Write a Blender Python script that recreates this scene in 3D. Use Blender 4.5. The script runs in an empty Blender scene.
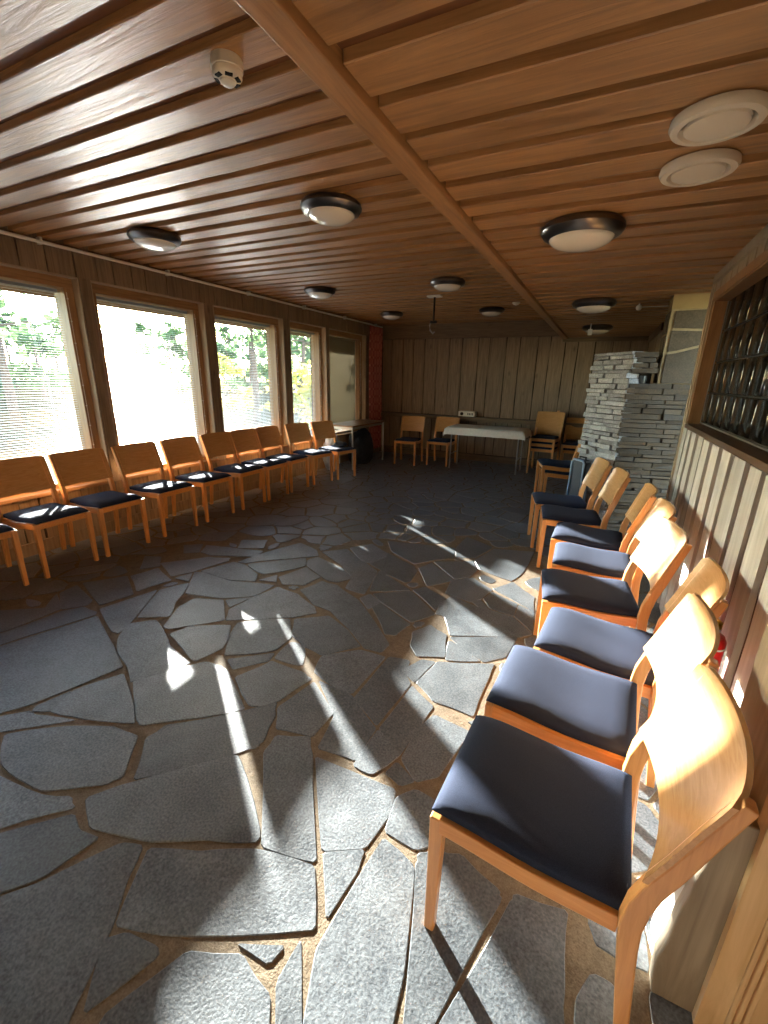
import bpy, bmesh, math, random
from mathutils import Vector, Matrix, noise
R = math.radians
S = bpy.context.scene
COL = S.collection

# ------------------------------------------------------------------ camera
F_PX, YAW, PITCH, ROLL, CAM_H = 431.89, .4507, .2997, .0209, 1.5
cy_, sy_, cp_, sp_ = math.cos(YAW), math.sin(YAW), math.cos(PITCH), math.sin(PITCH)
fw = Vector((-sy_*cp_, cy_*cp_, -sp_)); r0 = Vector((cy_, sy_, 0)); u0 = r0.cross(fw)
rt = math.cos(ROLL)*r0 + math.sin(ROLL)*u0; up = -math.sin(ROLL)*r0 + math.cos(ROLL)*u0
cam = bpy.data.cameras.new('camera'); camo = bpy.data.objects.new('camera', cam); COL.objects.link(camo)
cam.sensor_fit = 'HORIZONTAL'; cam.sensor_width = 36; cam.lens = 36*F_PX/768
cam.clip_start = .02; cam.clip_end = 400
m = Matrix.Identity(4)
for i in range(3):
    m[i][0], m[i][1], m[i][2] = rt[i], up[i], -fw[i]
m.translation = (0, 0, CAM_H); camo.matrix_world = m
S.camera = camo

# ------------------------------------------------------------------ sky, sun, exposure
SUN_EL, SUN_AZ = R(11.3), R(146)         # azimuth of the sun seen from the room, from +x
sun_dir = Vector((math.cos(SUN_AZ)*math.cos(SUN_EL), math.sin(SUN_AZ)*math.cos(SUN_EL), math.sin(SUN_EL)))
W = bpy.data.worlds.new('sky'); S.world = W; W.use_nodes = True
nt = W.node_tree; nt.nodes.clear()
sky = nt.nodes.new('ShaderNodeTexSky'); sky.sky_type = 'NISHITA'; sky.sun_disc = False
sky.sun_elevation = SUN_EL; sky.sun_rotation = R(90)-SUN_AZ; sky.air_density = 1.0; sky.dust_density = .6; sky.ozone_density = 1.5
bg = nt.nodes.new('ShaderNodeBackground'); bg.inputs[1].default_value = .55
ow = nt.nodes.new('ShaderNodeOutputWorld')
nt.links.new(sky.outputs[0], bg.inputs[0]); nt.links.new(bg.outputs[0], ow.inputs[0])
sl = bpy.data.lights.new('sun', 'SUN'); sl.energy = 14.5; sl.angle = R(.7); sl.color = (1, .95, .88)
so = bpy.data.objects.new('sun', sl); COL.objects.link(so)
so.rotation_euler = sun_dir.to_track_quat('Z', 'Y').to_euler()
so.location = (-12, 8, 6)
vs = S.view_settings; vs.view_transform = 'Standard'; vs.look = 'None'; vs.gamma = 1; vs.use_curve_mapping = False
vs.exposure = 2.87
S.cycles.use_denoising = True
S.cycles.max_bounces = 10; S.cycles.diffuse_bounces = 6; S.cycles.glossy_bounces = 4; S.cycles.transparent_max_bounces = 16
S.cycles.sample_clamp_indirect = 8

# ------------------------------------------------------------------ room dimensions
XL, XR, YB, HL, HR = -4.16, .576, 8.33, 2.50, 2.21
YN = -1.6                                  # wall behind the camera
BX0, BX1 = -.750, -.676                    # beam
rnd = random.Random(7)

# ------------------------------------------------------------------ helpers
def lin(c):
    return tuple((v/12.92 if v <= .04045 else ((v+.055)/1.055)**2.4) for v in (x/255 for x in c)) + (1,)

class MB:
    def __init__(s): s.v = []; s.f = []
    def add(s, vs, fs):
        o = len(s.v); s.v += [tuple(p) for p in vs]; s.f += [tuple(i+o for i in f) for f in fs]; return s
    def box(s, x0, x1, y0, y1, z0, z1):
        return s.add([(x0,y0,z0),(x1,y0,z0),(x1,y1,z0),(x0,y1,z0),(x0,y0,z1),(x1,y0,z1),(x1,y1,z1),(x0,y1,z1)],
                     [(3,2,1,0),(4,5,6,7),(0,1,5,4),(1,2,6,5),(2,3,7,6),(3,0,4,7)])
    def prism(s, poly, a0, a1, ax='z'):
        """poly: 2D outline (ccw); extruded along ax from a0 to a1"""
        def P(p, a):
            return {'z': (p[0], p[1], a), 'y': (p[0], a, p[1]), 'x': (a, p[0], p[1])}[ax]
        n = len(poly)
        vs = [P(p, a0) for p in poly] + [P(p, a1) for p in poly]
        fs = [tuple(range(n))[::-1], tuple(range(n, 2*n))] + [(i, (i+1) % n, n+(i+1) % n, n+i) for i in range(n)]
        return s.add(vs, fs)
    def lathe(s, prof, c=(0,0,0), n=32, axis='z'):
        vs = []; fs = []
        for r, z in prof:
            for k in range(n):
                a = 2*math.pi*k/n; p = (r*math.cos(a), r*math.sin(a), z)
                if axis == 'x': p = (p[2], p[0], p[1])
                vs.append((c[0]+p[0], c[1]+p[1], c[2]+p[2]))
        for i in range(len(prof)-1):
            for k in range(n):
                k2 = (k+1) % n
                fs.append((i*n+k, i*n+k2, (i+1)*n+k2, (i+1)*n+k))
        if prof[0][0] > 1e-5: fs.append(tuple(range(n))[::-1])
        if prof[-1][0] > 1e-5: fs.append(tuple((len(prof)-1)*n+k for k in range(n)))
        return s.add(vs, fs)
    def tube(s, pts, r, n=8):
        pts = [Vector(p) for p in pts]; vs = []; fs = []
        rs = r if isinstance(r, (list, tuple)) else [r]*len(pts)
        for i, p in enumerate(pts):
            d = (pts[min(i+1, len(pts)-1)]-pts[max(i-1, 0)]).normalized()
            a = d.cross(Vector((0,0,1)));
            if a.length < .05: a = d.cross(Vector((1,0,0)))
            a.normalize(); b = d.cross(a)
            for k in range(n):
                t = 2*math.pi*k/n; vs.append(p + (a*math.cos(t)+b*math.sin(t))*rs[i])
        for i in range(len(pts)-1):
            for k in range(n):
                fs.append((i*n+k, i*n+(k+1) % n, (i+1)*n+(k+1) % n, (i+1)*n+k))
        fs.append(tuple(range(n))[::-1]); fs.append(tuple((len(pts)-1)*n+k for k in range(n)))
        return s.add(vs, fs)
    def mesh(s, name, mat=None, smooth=False, bevel=0, seg=2, fix=True):
        me = bpy.data.meshes.new(name); me.from_pydata(s.v, [], s.f)
        if fix or bevel:
            bm = bmesh.new(); bm.from_mesh(me)
            bmesh.ops.remove_doubles(bm, verts=bm.verts, dist=1e-6)
            bmesh.ops.recalc_face_normals(bm, faces=bm.faces)
            if bevel:
                es = [e for e in bm.edges if len(e.link_faces) == 2 and e.calc_face_angle(0) > R(35)]
                bmesh.ops.bevel(bm, geom=es, offset=bevel, segments=seg, profile=.5, affect='EDGES', clamp_overlap=True)
            bm.to_mesh(me); bm.free()
        if mat: me.materials.append(mat)
        if smooth:
            if smooth is True:
                for p in me.polygons: p.use_smooth = True
            else:
                for p in me.polygons: p.use_smooth = True
                try: me.set_sharp_from_angle(angle=R(smooth))
                except Exception: pass
        me.update(); return me
    def build(s, name, mat, parent=None, smooth=False, bevel=0, seg=2, **k):
        return link(name, s.mesh(name, mat, smooth, bevel, seg), parent, **k)

def link(name, me, parent=None, loc=None, rz=None, label=None, cat=None, group=None, kind=None):
    o = bpy.data.objects.new(name, me); COL.objects.link(o)
    if parent is not None: o.parent = parent
    if loc is not None: o.location = loc
    if rz is not None: o.rotation_euler = (0, 0, rz)
    tag(o, label, cat, group, kind); return o

def tag(o, label=None, cat=None, group=None, kind=None):
    if label: o['label'] = label
    if cat: o['category'] = cat
    if group: o['group'] = group
    if kind: o['kind'] = kind
    return o

def thing(name, label, cat, loc=(0,0,0), rz=0, group=None):
    return link(name, None, None, loc, rz, label, cat, group)

def dup(root, loc, rz, label, group=None, tilt=None):
    r = root.copy(); COL.objects.link(r); r.location = loc; r.rotation_euler = (0, 0, rz); r['label'] = label
    if group: r['group'] = group
    for ch in list(root.children):
        c = ch.copy(); COL.objects.link(c); c.parent = r
        for g in ch.children:
            d = g.copy(); COL.objects.link(d); d.parent = c
    return r

# ------------------------------------------------------------------ materials
def new_mat(name):
    m = bpy.data.materials.new(name); m.use_nodes = True; nt = m.node_tree
    return m, nt, nt.nodes['Principled BSDF']

def N(nt, t, **kw):
    n = nt.nodes.new('ShaderNode'+t)
    for k, v in kw.items(): setattr(n, k, v)
    return n

def plain(name, col, rough=.5, metal=0, spec=.5, noise_amt=.0, noise_scale=20, bump=0, coat=0):
    m, nt, p = new_mat(name); L = nt.links
    p.inputs['Base Color'].default_value = lin(col); p.inputs['Roughness'].default_value = rough
    p.inputs['Metallic'].default_value = metal; p.inputs['Specular IOR Level'].default_value = spec
    p.inputs['Coat Weight'].default_value = coat
    if noise_amt or bump:
        tc = N(nt, 'TexCoord'); nz = N(nt, 'TexNoise'); nz.inputs['Scale'].default_value = noise_scale; nz.inputs['Detail'].default_value = 5
        L.new(tc.outputs['Object'], nz.inputs['Vector'])
        if noise_amt:
            r = N(nt, 'ValToRGB'); c = lin(col)
            r.color_ramp.elements[0].position = .3; r.color_ramp.elements[1].position = .7
            r.color_ramp.elements[0].color = tuple(x*(1-noise_amt) for x in c[:3])+(1,)
            r.color_ramp.elements[1].color = tuple(min(1, x*(1+noise_amt)) for x in c[:3])+(1,)
            L.new(nz.outputs[0], r.inputs[0]); L.new(r.outputs[0], p.inputs['Base Color'])
        if bump:
            b = N(nt, 'Bump'); b.inputs['Strength'].default_value = bump; b.inputs['Distance'].default_value = .01
            L.new(nz.outputs[0], b.inputs['Height']); L.new(b.outputs[0], p.inputs['Normal'])
    return m

def wood(name, light, dark, axis='z', rough=.55, scale=1.0, knots=.0, vary=.25, bump=.15, coat=0, spec=.5, rough_var=.15, stretch=14):
    m, nt, p = new_mat(name); L = nt.links
    tc = N(nt, 'TexCoord'); oi = N(nt, 'ObjectInfo')
    sc = N(nt, 'VectorMath', operation='SCALE'); sc.inputs[0].default_value = (37.1, 53.7, 71.3)
    L.new(oi.outputs['Random'], sc.inputs['Scale'])
    ad = N(nt, 'VectorMath', operation='ADD'); L.new(tc.outputs['Object'], ad.inputs[0]); L.new(sc.outputs[0], ad.inputs[1])
    mp = N(nt, 'Mapping'); s3 = [stretch*scale]*3; s3['xyz'.index(axis)] = 1.0*scale
    mp.inputs['Scale'].default_value = s3; L.new(ad.outputs[0], mp.inputs[0])
    nz = N(nt, 'TexNoise'); nz.inputs['Scale'].default_value = 2.2; nz.inputs['Detail'].default_value = 7; nz.inputs['Roughness'].default_value = .62
    nz.inputs['Distortion'].default_value = 1.1; L.new(mp.outputs[0], nz.inputs['Vector'])
    rp = N(nt, 'ValToRGB'); rp.color_ramp.elements[0].position = .32; rp.color_ramp.elements[1].position = .66
    rp.color_ramp.elements[0].color = lin(dark); rp.color_ramp.elements[1].color = lin(light)
    L.new(nz.outputs[0], rp.inputs[0]); out = rp.outputs[0]
    if knots:
        mk = N(nt, 'Mapping'); s4 = [6.5]*3; s4['xyz'.index(axis)] = 2.6; mk.inputs['Scale'].default_value = s4; L.new(ad.outputs[0], mk.inputs[0])
        vo = N(nt, 'TexVoronoi'); vo.inputs['Scale'].default_value = 1.0; L.new(mk.outputs[0], vo.inputs['Vector'])
        rk = N(nt, 'ValToRGB'); rk.color_ramp.elements[0].position = .05; rk.color_ramp.elements[1].position = .16
        rk.color_ramp.elements[0].color = (1,1,1,1); rk.color_ramp.elements[1].color = (0,0,0,1)
        L.new(vo.outputs['Distance'], rk.inputs[0])
        mu = N(nt, 'Math', operation='MULTIPLY'); mu.inputs[1].default_value = knots; L.new(rk.outputs[0], mu.inputs[0])
        mx = N(nt, 'MixRGB'); L.new(mu.outputs[0], mx.inputs[0]); L.new(out, mx.inputs[1])
        mx.inputs[2].default_value = tuple(x*.35 for x in lin(dark)[:3])+(1,); out = mx.outputs[0]
    hs = N(nt, 'HueSaturation'); mr = N(nt, 'MapRange'); mr.inputs[3].default_value = 1-vary; mr.inputs[4].default_value = 1+vary*.7
    L.new(oi.outputs['Random'], mr.inputs[0]); L.new(mr.outputs[0], hs.inputs['Value']); L.new(out, hs.inputs['Color'])
    L.new(hs.outputs[0], p.inputs['Base Color'])
    p.inputs['Specular IOR Level'].default_value = spec; p.inputs['Coat Weight'].default_value = coat; p.inputs['Coat Roughness'].default_value = .2
    r2 = N(nt, 'MapRange'); r2.inputs[3].default_value = max(.03, rough-rough_var); r2.inputs[4].default_value = rough+rough_var
    L.new(nz.outputs[0], r2.inputs[0]); L.new(r2.outputs[0], p.inputs['Roughness'])
    if bump:
        b = N(nt, 'Bump'); b.inputs['Strength'].default_value = bump; b.inputs['Distance'].default_value = .004
        L.new(nz.outputs[0], b.inputs['Height']); L.new(b.outputs[0], p.inputs['Normal'])
    return m

def rock(name, c1, c2, rough=.5, scale=9, bump=.5, vary=.3, spec=.5, fine=90, grain=.5):
    m, nt, p = new_mat(name); L = nt.links
    tc = N(nt, 'TexCoord'); oi = N(nt, 'ObjectInfo')
    sc = N(nt, 'VectorMath', operation='SCALE'); sc.inputs[0].default_value = (31.1, 43.7, 61.3); L.new(oi.outputs['Random'], sc.inputs['Scale'])
    ad = N(nt, 'VectorMath', operation='ADD'); L.new(tc.outputs['Object'], ad.inputs[0]); L.new(sc.outputs[0], ad.inputs[1])
    n1 = N(nt, 'TexNoise'); n1.inputs['Scale'].default_value = scale; n1.inputs['Detail'].default_value = 8; n1.inputs['Roughness'].default_value = .65
    L.new(ad.outputs[0], n1.inputs['Vector'])
    n2 = N(nt, 'TexNoise'); n2.inputs['Scale'].default_value = fine; n2.inputs['Detail'].default_value = 4; L.new(ad.outputs[0], n2.inputs['Vector'])
    rp = N(nt, 'ValToRGB'); rp.color_ramp.elements[0].position = .36; rp.color_ramp.elements[1].position = .64
    rp.color_ramp.elements[0].color = lin(c1); rp.color_ramp.elements[1].color = lin(c2); mg = N(nt, 'Math', operation='MULTIPLY_ADD'); mg.inputs[1].default_value = grain; L.new(n2.outputs[0], mg.inputs[0])
    m0 = N(nt, 'Math', operation='MULTIPLY_ADD'); m0.inputs[1].default_value = 1-grain; m0.inputs[2].default_value = 0; L.new(n1.outputs[0], m0.inputs[0]); L.new(m0.outputs[0], mg.inputs[2]); L.new(mg.outputs[0], rp.inputs[0])
    hs = N(nt, 'HueSaturation'); mr = N(nt, 'MapRange'); mr.inputs[3].default_value = 1-vary; mr.inputs[4].default_value = 1+vary
    L.new(oi.outputs['Random'], mr.inputs[0]); L.new(mr.outputs[0], hs.inputs['Value']); L.new(rp.outputs[0], hs.inputs['Color'])
    L.new(hs.outputs[0], p.inputs['Base Color']); p.inputs['Specular IOR Level'].default_value = spec
    r2 = N(nt, 'MapRange'); r2.inputs[3].default_value = rough-.12; r2.inputs[4].default_value = rough+.12
    L.new(n1.outputs[0], r2.inputs[0]); L.new(r2.outputs[0], p.inputs['Roughness'])
    mt = N(nt, 'Math', operation='MULTIPLY_ADD'); mt.inputs[1].default_value = .35
    L.new(n2.outputs[0], mt.inputs[0]); L.new(n1.outputs[0], mt.inputs[2])
    b = N(nt, 'Bump'); b.inputs['Strength'].default_value = bump; b.inputs['Distance'].default_value = .012
    L.new(mt.outputs[0], b.inputs['Height']); L.new(b.outputs[0], p.inputs['Normal'])
    return m

M_CEIL = wood('varnished_ceiling_pine', (182,136,86), (136,96,56), 'x', .44, 1.0, .5, .14, .7, .0, .85, .18)
M_BEAM = wood('beam_pine', (172,128,84), (132,94,58), 'y', .42, 1.0, .4, .1, .2)
M_RECESS = wood('recess_pine', (126,80,48), (90,54,30), 'x', .5, 1.0, .0, .1, .1)
M_BOARD = wood('grey_brown_wall_board', (146,125,102), (112,93,74), 'z', .6, 1.0, .55, .12, .2)
M_BOARDH = wood('grey_brown_wall_board_horizontal', (132,112,88), (104,86,66), 'y', .6, 1.0, .3, .08, .2)
M_BOARDX = wood('grey_brown_ledge_board', (122,102,78), (92,76,58), 'x', .55, 1.0, .3, .08, .2)
M_GAP = plain('dark_board_gap', (38,28,20), .9)
M_DADO = wood('weathered_live_edge_board', (206,203,197), (172,167,160), 'z', .6, .8, .2, .12, .2)
M_BARK = plain('bark', (78,54,38), .9, noise_amt=.6, noise_scale=60, bump=.9)
M_FRAME = wood('window_frame_pine', (164,126,88), (132,98,66), 'z', .45, 1.0, .25, .08, .15)
M_FRAMEH = wood('window_rail_pine', (164,126,88), (132,98,66), 'y', .45, 1.0, .25, .08, .15)
M_REVEAL = wood('pale_reveal_board', (176,158,134), (150,132,108), 'z', .55, 1.0, .1, .05, .1)
M_LOWER = wood('tan_lower_board', (164,136,104), (132,106,78), 'z', .55, 1.0, .4, .08, .15)
M_REVEALH = wood('pale_reveal_head', (176,158,134), (150,132,108), 'y', .55, 1.0, .1, .05, .1)
M_PINE = wood('clear_pine', (226,192,146), (204,164,114), 'z', .42, .8, .45, .06, .12)
M_BEECH = wood('beech_veneer', (220,158,96), (202,138,78), 'z', .3, 2.0, 0, .05, .03, .15, .5, .05)
M_BEECHX = wood('beech_rail', (222,156,88), (204,134,68), 'x', .34, 2.0, 0, .05, .03, .1, .5, .05)
M_PLY = wood('beech_plywood_back', (204,154,100), (186,134,82), 'y', .24, 2.4, 0, .06, .02, .25, .5, .05)
M_FABRIC = plain('navy_wool_fabric', (42,49,68), .9, 0, .15, .35, 700, .25)
_p = M_FABRIC.node_tree.nodes['Principled BSDF']; _p.inputs['Sheen Weight'].default_value = .1; _p.inputs['Sheen Tint'].default_value = lin((150,165,200))
M_STONE = rock('slate_flagstone', (66,71,77), (120,126,130), .40, 5, .3, .22, .7, 130, .6)
M_MORTAR = rock('brown_mortar', (104,88,68), (142,126,104), .85, 30, .4, 0, .3, 200)
M_SLATE = rock('stacked_slate', (112,113,117), (176,177,182), .6, 14, .8, .3, .45)  # lighter copy, window light on the left face is put into the colour
M_SLATE_SHADE = rock('shaded_brown_slate', (46,36,25), (78,62,42), .6, 14, .8, .3, .4)  # darker, browner copy: shade of the front turned from the windows is painted in
M_SLATEM = plain('slate_joint', (40,36,32), .95)
M_PILLAR = rock('pillar_flagstone', (62,54,45), (94,82,68), .65, 8, .5, .2, .4)
M_PLASTER = plain('pale_mortar', (150,134,106), .85, noise_amt=.15, noise_scale=30, bump=.2)
M_WHITE = plain('white_plastic', (226,224,216), .4, noise_amt=.03, noise_scale=6)
M_VENT = plain('cream_enamel', (214,204,186), .42)
M_OPAL = plain('opal_glass', (232,226,212), .16, spec=.6, coat=.3)
M_NICKEL = plain('brushed_dark_nickel', (112,108,104), .3, 1)
M_BLACK = plain('black_recess', (16,15,14), .8)
M_STEEL = plain('grey_steel_tube', (170,168,164), .35, .9)
M_CLOTH = plain('white_tablecloth', (222,214,202), .85, noise_amt=.06, noise_scale=40, bump=.2)
M_TABLE = wood('brown_table_laminate', (142,100,66), (112,76,48), 'y', .35, 1.0, 0, .05, .03)
M_SLAT = plain('white_blind_slat', (138,148,164), .33, spec=.65)
M_SLATC = plain('cream_blind_slat', (122,114,94), .5)
M_BLOCK = plain('dark_glass_block', (10,14,13), .12, spec=.45, noise_amt=.5, noise_scale=8)
M_BLOCKM = plain('dark_block_joint', (30,30,28), .6)
M_RED = plain('red_enamel', (196,32,28), .3, coat=.3)
M_BRASS = plain('brass', (214,170,70), .3, 1)
M_NAVY = plain('navy_shell', (28,36,50), .5, noise_amt=.2, noise_scale=9)
M_BLUEG = plain('blue_grey_rim', (120,142,168), .35)
M_BAG = plain('black_bag_fabric', (30,31,34), .6, noise_amt=.4, noise_scale=12, bump=.5)
M_BAGW = plain('pale_blue_cloth', (150,168,190), .8, noise_amt=.3, noise_scale=14, bump=.5)
M_SOCKET = plain('white_socket', (230,226,214), .4)
M_TRUNK = plain('pine_bark_trunk', (96,76,64), .9, noise_amt=.4, noise_scale=9, bump=.5)
M_GROUND = plain('forest_ground', (58,56,42), .95, spec=0, noise_amt=.5, noise_scale=.9, bump=.3)
M_ROOF = plain('eave_boards', (120,92,66), .8, noise_amt=.2, noise_scale=6)

def leafmat(name, col):
    m, nt, p = new_mat(name); L = nt.links
    d = N(nt, 'BsdfDiffuse'); t = N(nt, 'BsdfTranslucent'); mx = N(nt, 'MixShader')
    oi = N(nt, 'TexCoord'); nz = N(nt, 'TexNoise'); nz.inputs['Scale'].default_value = 1.3; L.new(oi.outputs['Object'], nz.inputs['Vector'])
    r = N(nt, 'ValToRGB'); c = lin(col); r.color_ramp.elements[0].position = .35; r.color_ramp.elements[1].position = .65
    r.color_ramp.elements[0].color = tuple(x*.6 for x in c[:3])+(1,); r.color_ramp.elements[1].color = tuple(min(1, x*1.4) for x in c[:3])+(1,)
    L.new(nz.outputs[0], r.inputs[0]); L.new(r.outputs[0], d.inputs[0]); L.new(r.outputs[0], t.inputs[0])
    mx.inputs[0].default_value = .45; L.new(d.outputs[0], mx.inputs[1]); L.new(t.outputs[0], mx.inputs[2])
    L.new(mx.outputs[0], nt.nodes['Material Output'].inputs[0]); return m
M_LEAF = leafmat('pine_needles', (82,104,70)); M_LEAFY = leafmat('yellow_green_leaves', (176,170,84))

def glassmat():
    m, nt, p = new_mat('window_glass'); L = nt.links
    t = N(nt, 'BsdfTransparent'); g = N(nt, 'BsdfGlossy'); mx = N(nt, 'MixShader'); 
    t.inputs[0].default_value = (.93,.96,.96,1); g.inputs['Roughness'].default_value = .02
    mx.inputs[0].default_value = .07; L.new(t.outputs[0], mx.inputs[1]); L.new(g.outputs[0], mx.inputs[2])
    L.new(mx.outputs[0], nt.nodes['Material Output'].inputs[0]); return m
M_GLASS = glassmat()

def plaidmat():
    m, nt, p = new_mat('red_plaid_curtain'); L = nt.links
    tc = N(nt, 'TexCoord'); sp = N(nt, 'SeparateXYZ'); L.new(tc.outputs['UV'], sp.inputs[0])
    def stripe(out, freq):
        mu = N(nt, 'Math', operation='MULTIPLY'); mu.inputs[1].default_value = freq; L.new(out, mu.inputs[0])
        fr = N(nt, 'Math', operation='FRACT'); L.new(mu.outputs[0], fr.inputs[0])
        lt = N(nt, 'Math', operation='LESS_THAN'); lt.inputs[1].default_value = .28; L.new(fr.outputs[0], lt.inputs[0]); return lt.outputs[0]
    a = stripe(sp.outputs[0], 9); b = stripe(sp.outputs[1], 16)
    adn = N(nt, 'Math', operation='ADD'); L.new(a, adn.inputs[0]); L.new(b, adn.inputs[1])
    r = N(nt, 'ValToRGB'); r.color_ramp.interpolation = 'CONSTANT'
    r.color_ramp.elements[0].color = lin((168,96,84)); r.color_ramp.elements[1].position = .75; r.color_ramp.elements[1].color = lin((184,122,106))
    hv = N(nt, 'Math', operation='MULTIPLY'); hv.inputs[1].default_value = .5; L.new(adn.outputs[0], hv.inputs[0])
    e = r.color_ramp.elements.new(.4); e.color = lin((150,74,66))
    L.new(hv.outputs[0], r.inputs[0]); L.new(r.outputs[0], p.inputs['Base Color']); p.inputs['Roughness'].default_value = .9
    return m
M_PLAID = plaidmat()

# ================================================================== FLOOR
def clip(poly, a, b, c):
    """keep a*x+b*y<=c"""
    out = []
    for i in range(len(poly)):
        p, q = poly[i], poly[(i+1) % len(poly)]
        dp, dq = a*p[0]+b*p[1]-c, a*q[0]+b*q[1]-c
        if dp <= 0: out.append(p)
        if (dp < 0 < dq) or (dq < 0 < dp):
            t = dp/(dp-dq); out.append((p[0]+t*(q[0]-p[0]), p[1]+t*(q[1]-p[1])))
    return out

def floor_pt(px, py):
    d = rt*((px-384)/F_PX) - up*((py-512)/F_PX) + fw
    t = -CAM_H/d.z; return (d.x*t, d.y*t)

# stones told apart in the photograph: outlines in pixels, laid on the floor plane
TR = """2 646 97 616 113 647 122 667 69 689 31 704 -10 716 -25 660
9 631 62 611 83 607 96 612 95 615 2 644 -15 650 -20 640
75 690 123 674 133 704 134 723 98 720 75 716 50 711
37 706 71 691 51 711 33 711
-15 720 31 711 33 715 75 720 42 725 4 731 -15 733
5 735 63 727 111 727 137 736 122 777 104 784 44 790 28 782 3 765
134 681 205 662 213 664 226 670 236 690 244 709 228 713 199 717 142 725 138 719
118 639 127 624 156 620 164 632 169 646 190 663 167 671 134 681 131 681 128 665 119 653
170 634 190 626 230 625 228 638 222 648 197 660 192 659 180 644
164 626 179 607 195 598 223 600 224 620 190 625 170 629
138 617 160 590 189 583 184 592 175 602 170 616
100 609 157 590 135 617 119 633 112 631
186 593 195 572 203 572 230 581 274 585 253 596 222 598 192 594
226 620 230 609 253 597 278 587 297 594 314 607 316 613 293 617 260 619
225 655 232 632 238 623 262 620 289 619 291 637 275 650 255 653
228 659 274 653 268 661 234 669
236 677 265 665 271 661 302 672 311 679 279 700 262 706 250 705 243 693
275 658 291 642 304 646 303 663 300 665
295 619 329 616 347 630 360 646 322 655 305 646 292 635
300 590 322 581 337 585 358 600 368 613 389 644 381 652 364 648 350 630 331 611 314 605
308 560 318 557 343 569 352 578 337 582 327 580 307 566
279 577 306 567 320 577 304 585 283 584
249 564 305 558 305 566 283 571 264 574 250 567
322 656 360 650 385 657 352 693 340 690 315 672
389 657 410 661 404 673 410 684 377 725 354 698
279 707 314 682 333 713 312 736 277 728
319 681 352 696 375 728 356 760 318 747 335 716
354 765 378 730 399 755 372 774
316 757 395 790 389 814 365 847 323 850
324 853 364 850 356 872 327 918
383 839 414 868 402 972 391 1024 385 1060 300 1060 305 1024 318 950
397 798 416 790 440 805 436 842 416 849 386 831
418 855 434 851 461 856 498 891 500 900 436 1019 425 1040 400 1060 408 985 416 870
509 906 514 895 567 912 562 987 562 1030 520 1070 430 1060 440 1024
578 1000 592 975 614 987 625 1030 575 1040
87 798 120 786 233 755 239 760 259 830 256 842 203 839 151 840 120 834 92 828 88 810
135 779 147 738 167 725 226 715 276 702 274 717 263 740 256 747 236 753 160 775
264 753 276 736 310 737 312 757 316 861 290 855 262 845
117 925 150 848 200 852 256 850 313 866 314 929 188 934
85 1012 104 940 127 934 155 947 157 956 123 982
-20 905 41 883 120 844 142 847 125 883 111 925 68 1020 60 1060 -40 1060
-15 838 73 815 77 831 98 838 41 877 -15 897
-20 770 0 776 41 795 70 796 74 808 0 827 -20 830
104 1016 188 953 240 956 268 996 270 1060 95 1060
277 985 301 940 301 1024 300 1060 276 1060
238 944 284 946 268 964
436 614 440 603 452 596 490 612 515 637 450 635 445 616
450 637 517 637 505 657 484 662 459 645
411 645 413 632 430 625 446 635 445 657 417 656
449 641 456 644 480 661 446 660
402 670 421 660 435 662 415 682
438 662 477 664 494 664 488 678 473 716 434 701 417 682
380 728 412 686 433 707 418 728 399 756
402 758 419 728 434 715 470 732 438 776 416 781
386 773 397 762 414 781 400 785
413 590 425 587 445 598 435 610
446 593 452 580 473 578 492 590 480 599 471 602
434 562 473 561 477 570 469 577 455 579
419 568 432 563 453 579 446 582 427 586
388 553 415 567 411 580 380 573
388 541 455 548 453 558 432 560 415 564 392 551
456 557 457 547 467 537 492 547 475 558
475 560 494 549 534 552 523 572 511 581 480 569
493 589 513 582 534 597 534 612 519 603
484 599 492 592 517 604 513 616 490 608
515 616 519 605 534 612 532 632
472 602 481 600 490 610 513 617 532 634 517 637
370 564 391 555 417 570 410 581 404 582
370 591 379 571 410 590
350 548 372 544 390 555 370 563 362 561
322 552 347 549 377 571 364 594 345 588 352 577 341 565
360 598 370 594 381 602 368 609
373 594 411 591 435 614 411 622 383 603
372 607 381 603 410 624 395 635 385 634
83 583 127 576 133 594 100 605
131 576 158 568 171 580 137 591
60 593 77 585 92 600 87 605 62 609
-20 612 44 608 56 594 60 609 8 630 -20 636
161 563 209 557 230 558 228 561 192 572 172 576
201 571 234 562 245 565 257 574 255 581 230 580
238 562 264 553 300 543 316 550 318 556 260 561 247 563
201 552 207 545 263 551 255 557 211 555
175 578 192 573 189 581
259 580 277 575 276 582
226 600 253 597 230 607
145 556 161 557 160 566 140 569
184 545 203 544 199 552 184 553
238 548 242 540 267 540 263 548"""
traced = []
for ln in TR.split('\n'):
    v = [float(q) for q in ln.split()]; p = [floor_pt(a, b) for a, b in zip(v[::2], v[1::2])]
    if sum(p[i][0]*p[(i+1) % len(p)][1]-p[(i+1) % len(p)][0]*p[i][1] for i in range(len(p))) < 0: p = p[::-1]
    cx, cy = sum(a for a, b in p)/len(p), sum(b for a, b in p)/len(p)
    traced.append([(a+(a-cx)*.008/max(.05, math.hypot(a-cx, b-cy)), b+(b-cy)*.008/max(.05, math.hypot(a-cx, b-cy))) for a, b in p])
def inside(p, x, y):
    c = False
    for i in range(len(p)):
        (x0, y0), (x1, y1) = p[i], p[i-1]
        if (y0 > y) != (y1 > y) and x < (x1-x0)*(y-y0)/(y1-y0)+x0: c = not c
    return c
FX0, FX1, FY0, FY1 = -4.2, 1.75, YN, YB+.02
frnd = random.Random(11)
occ = []                                  # sample points that stand for the traced stones
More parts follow.
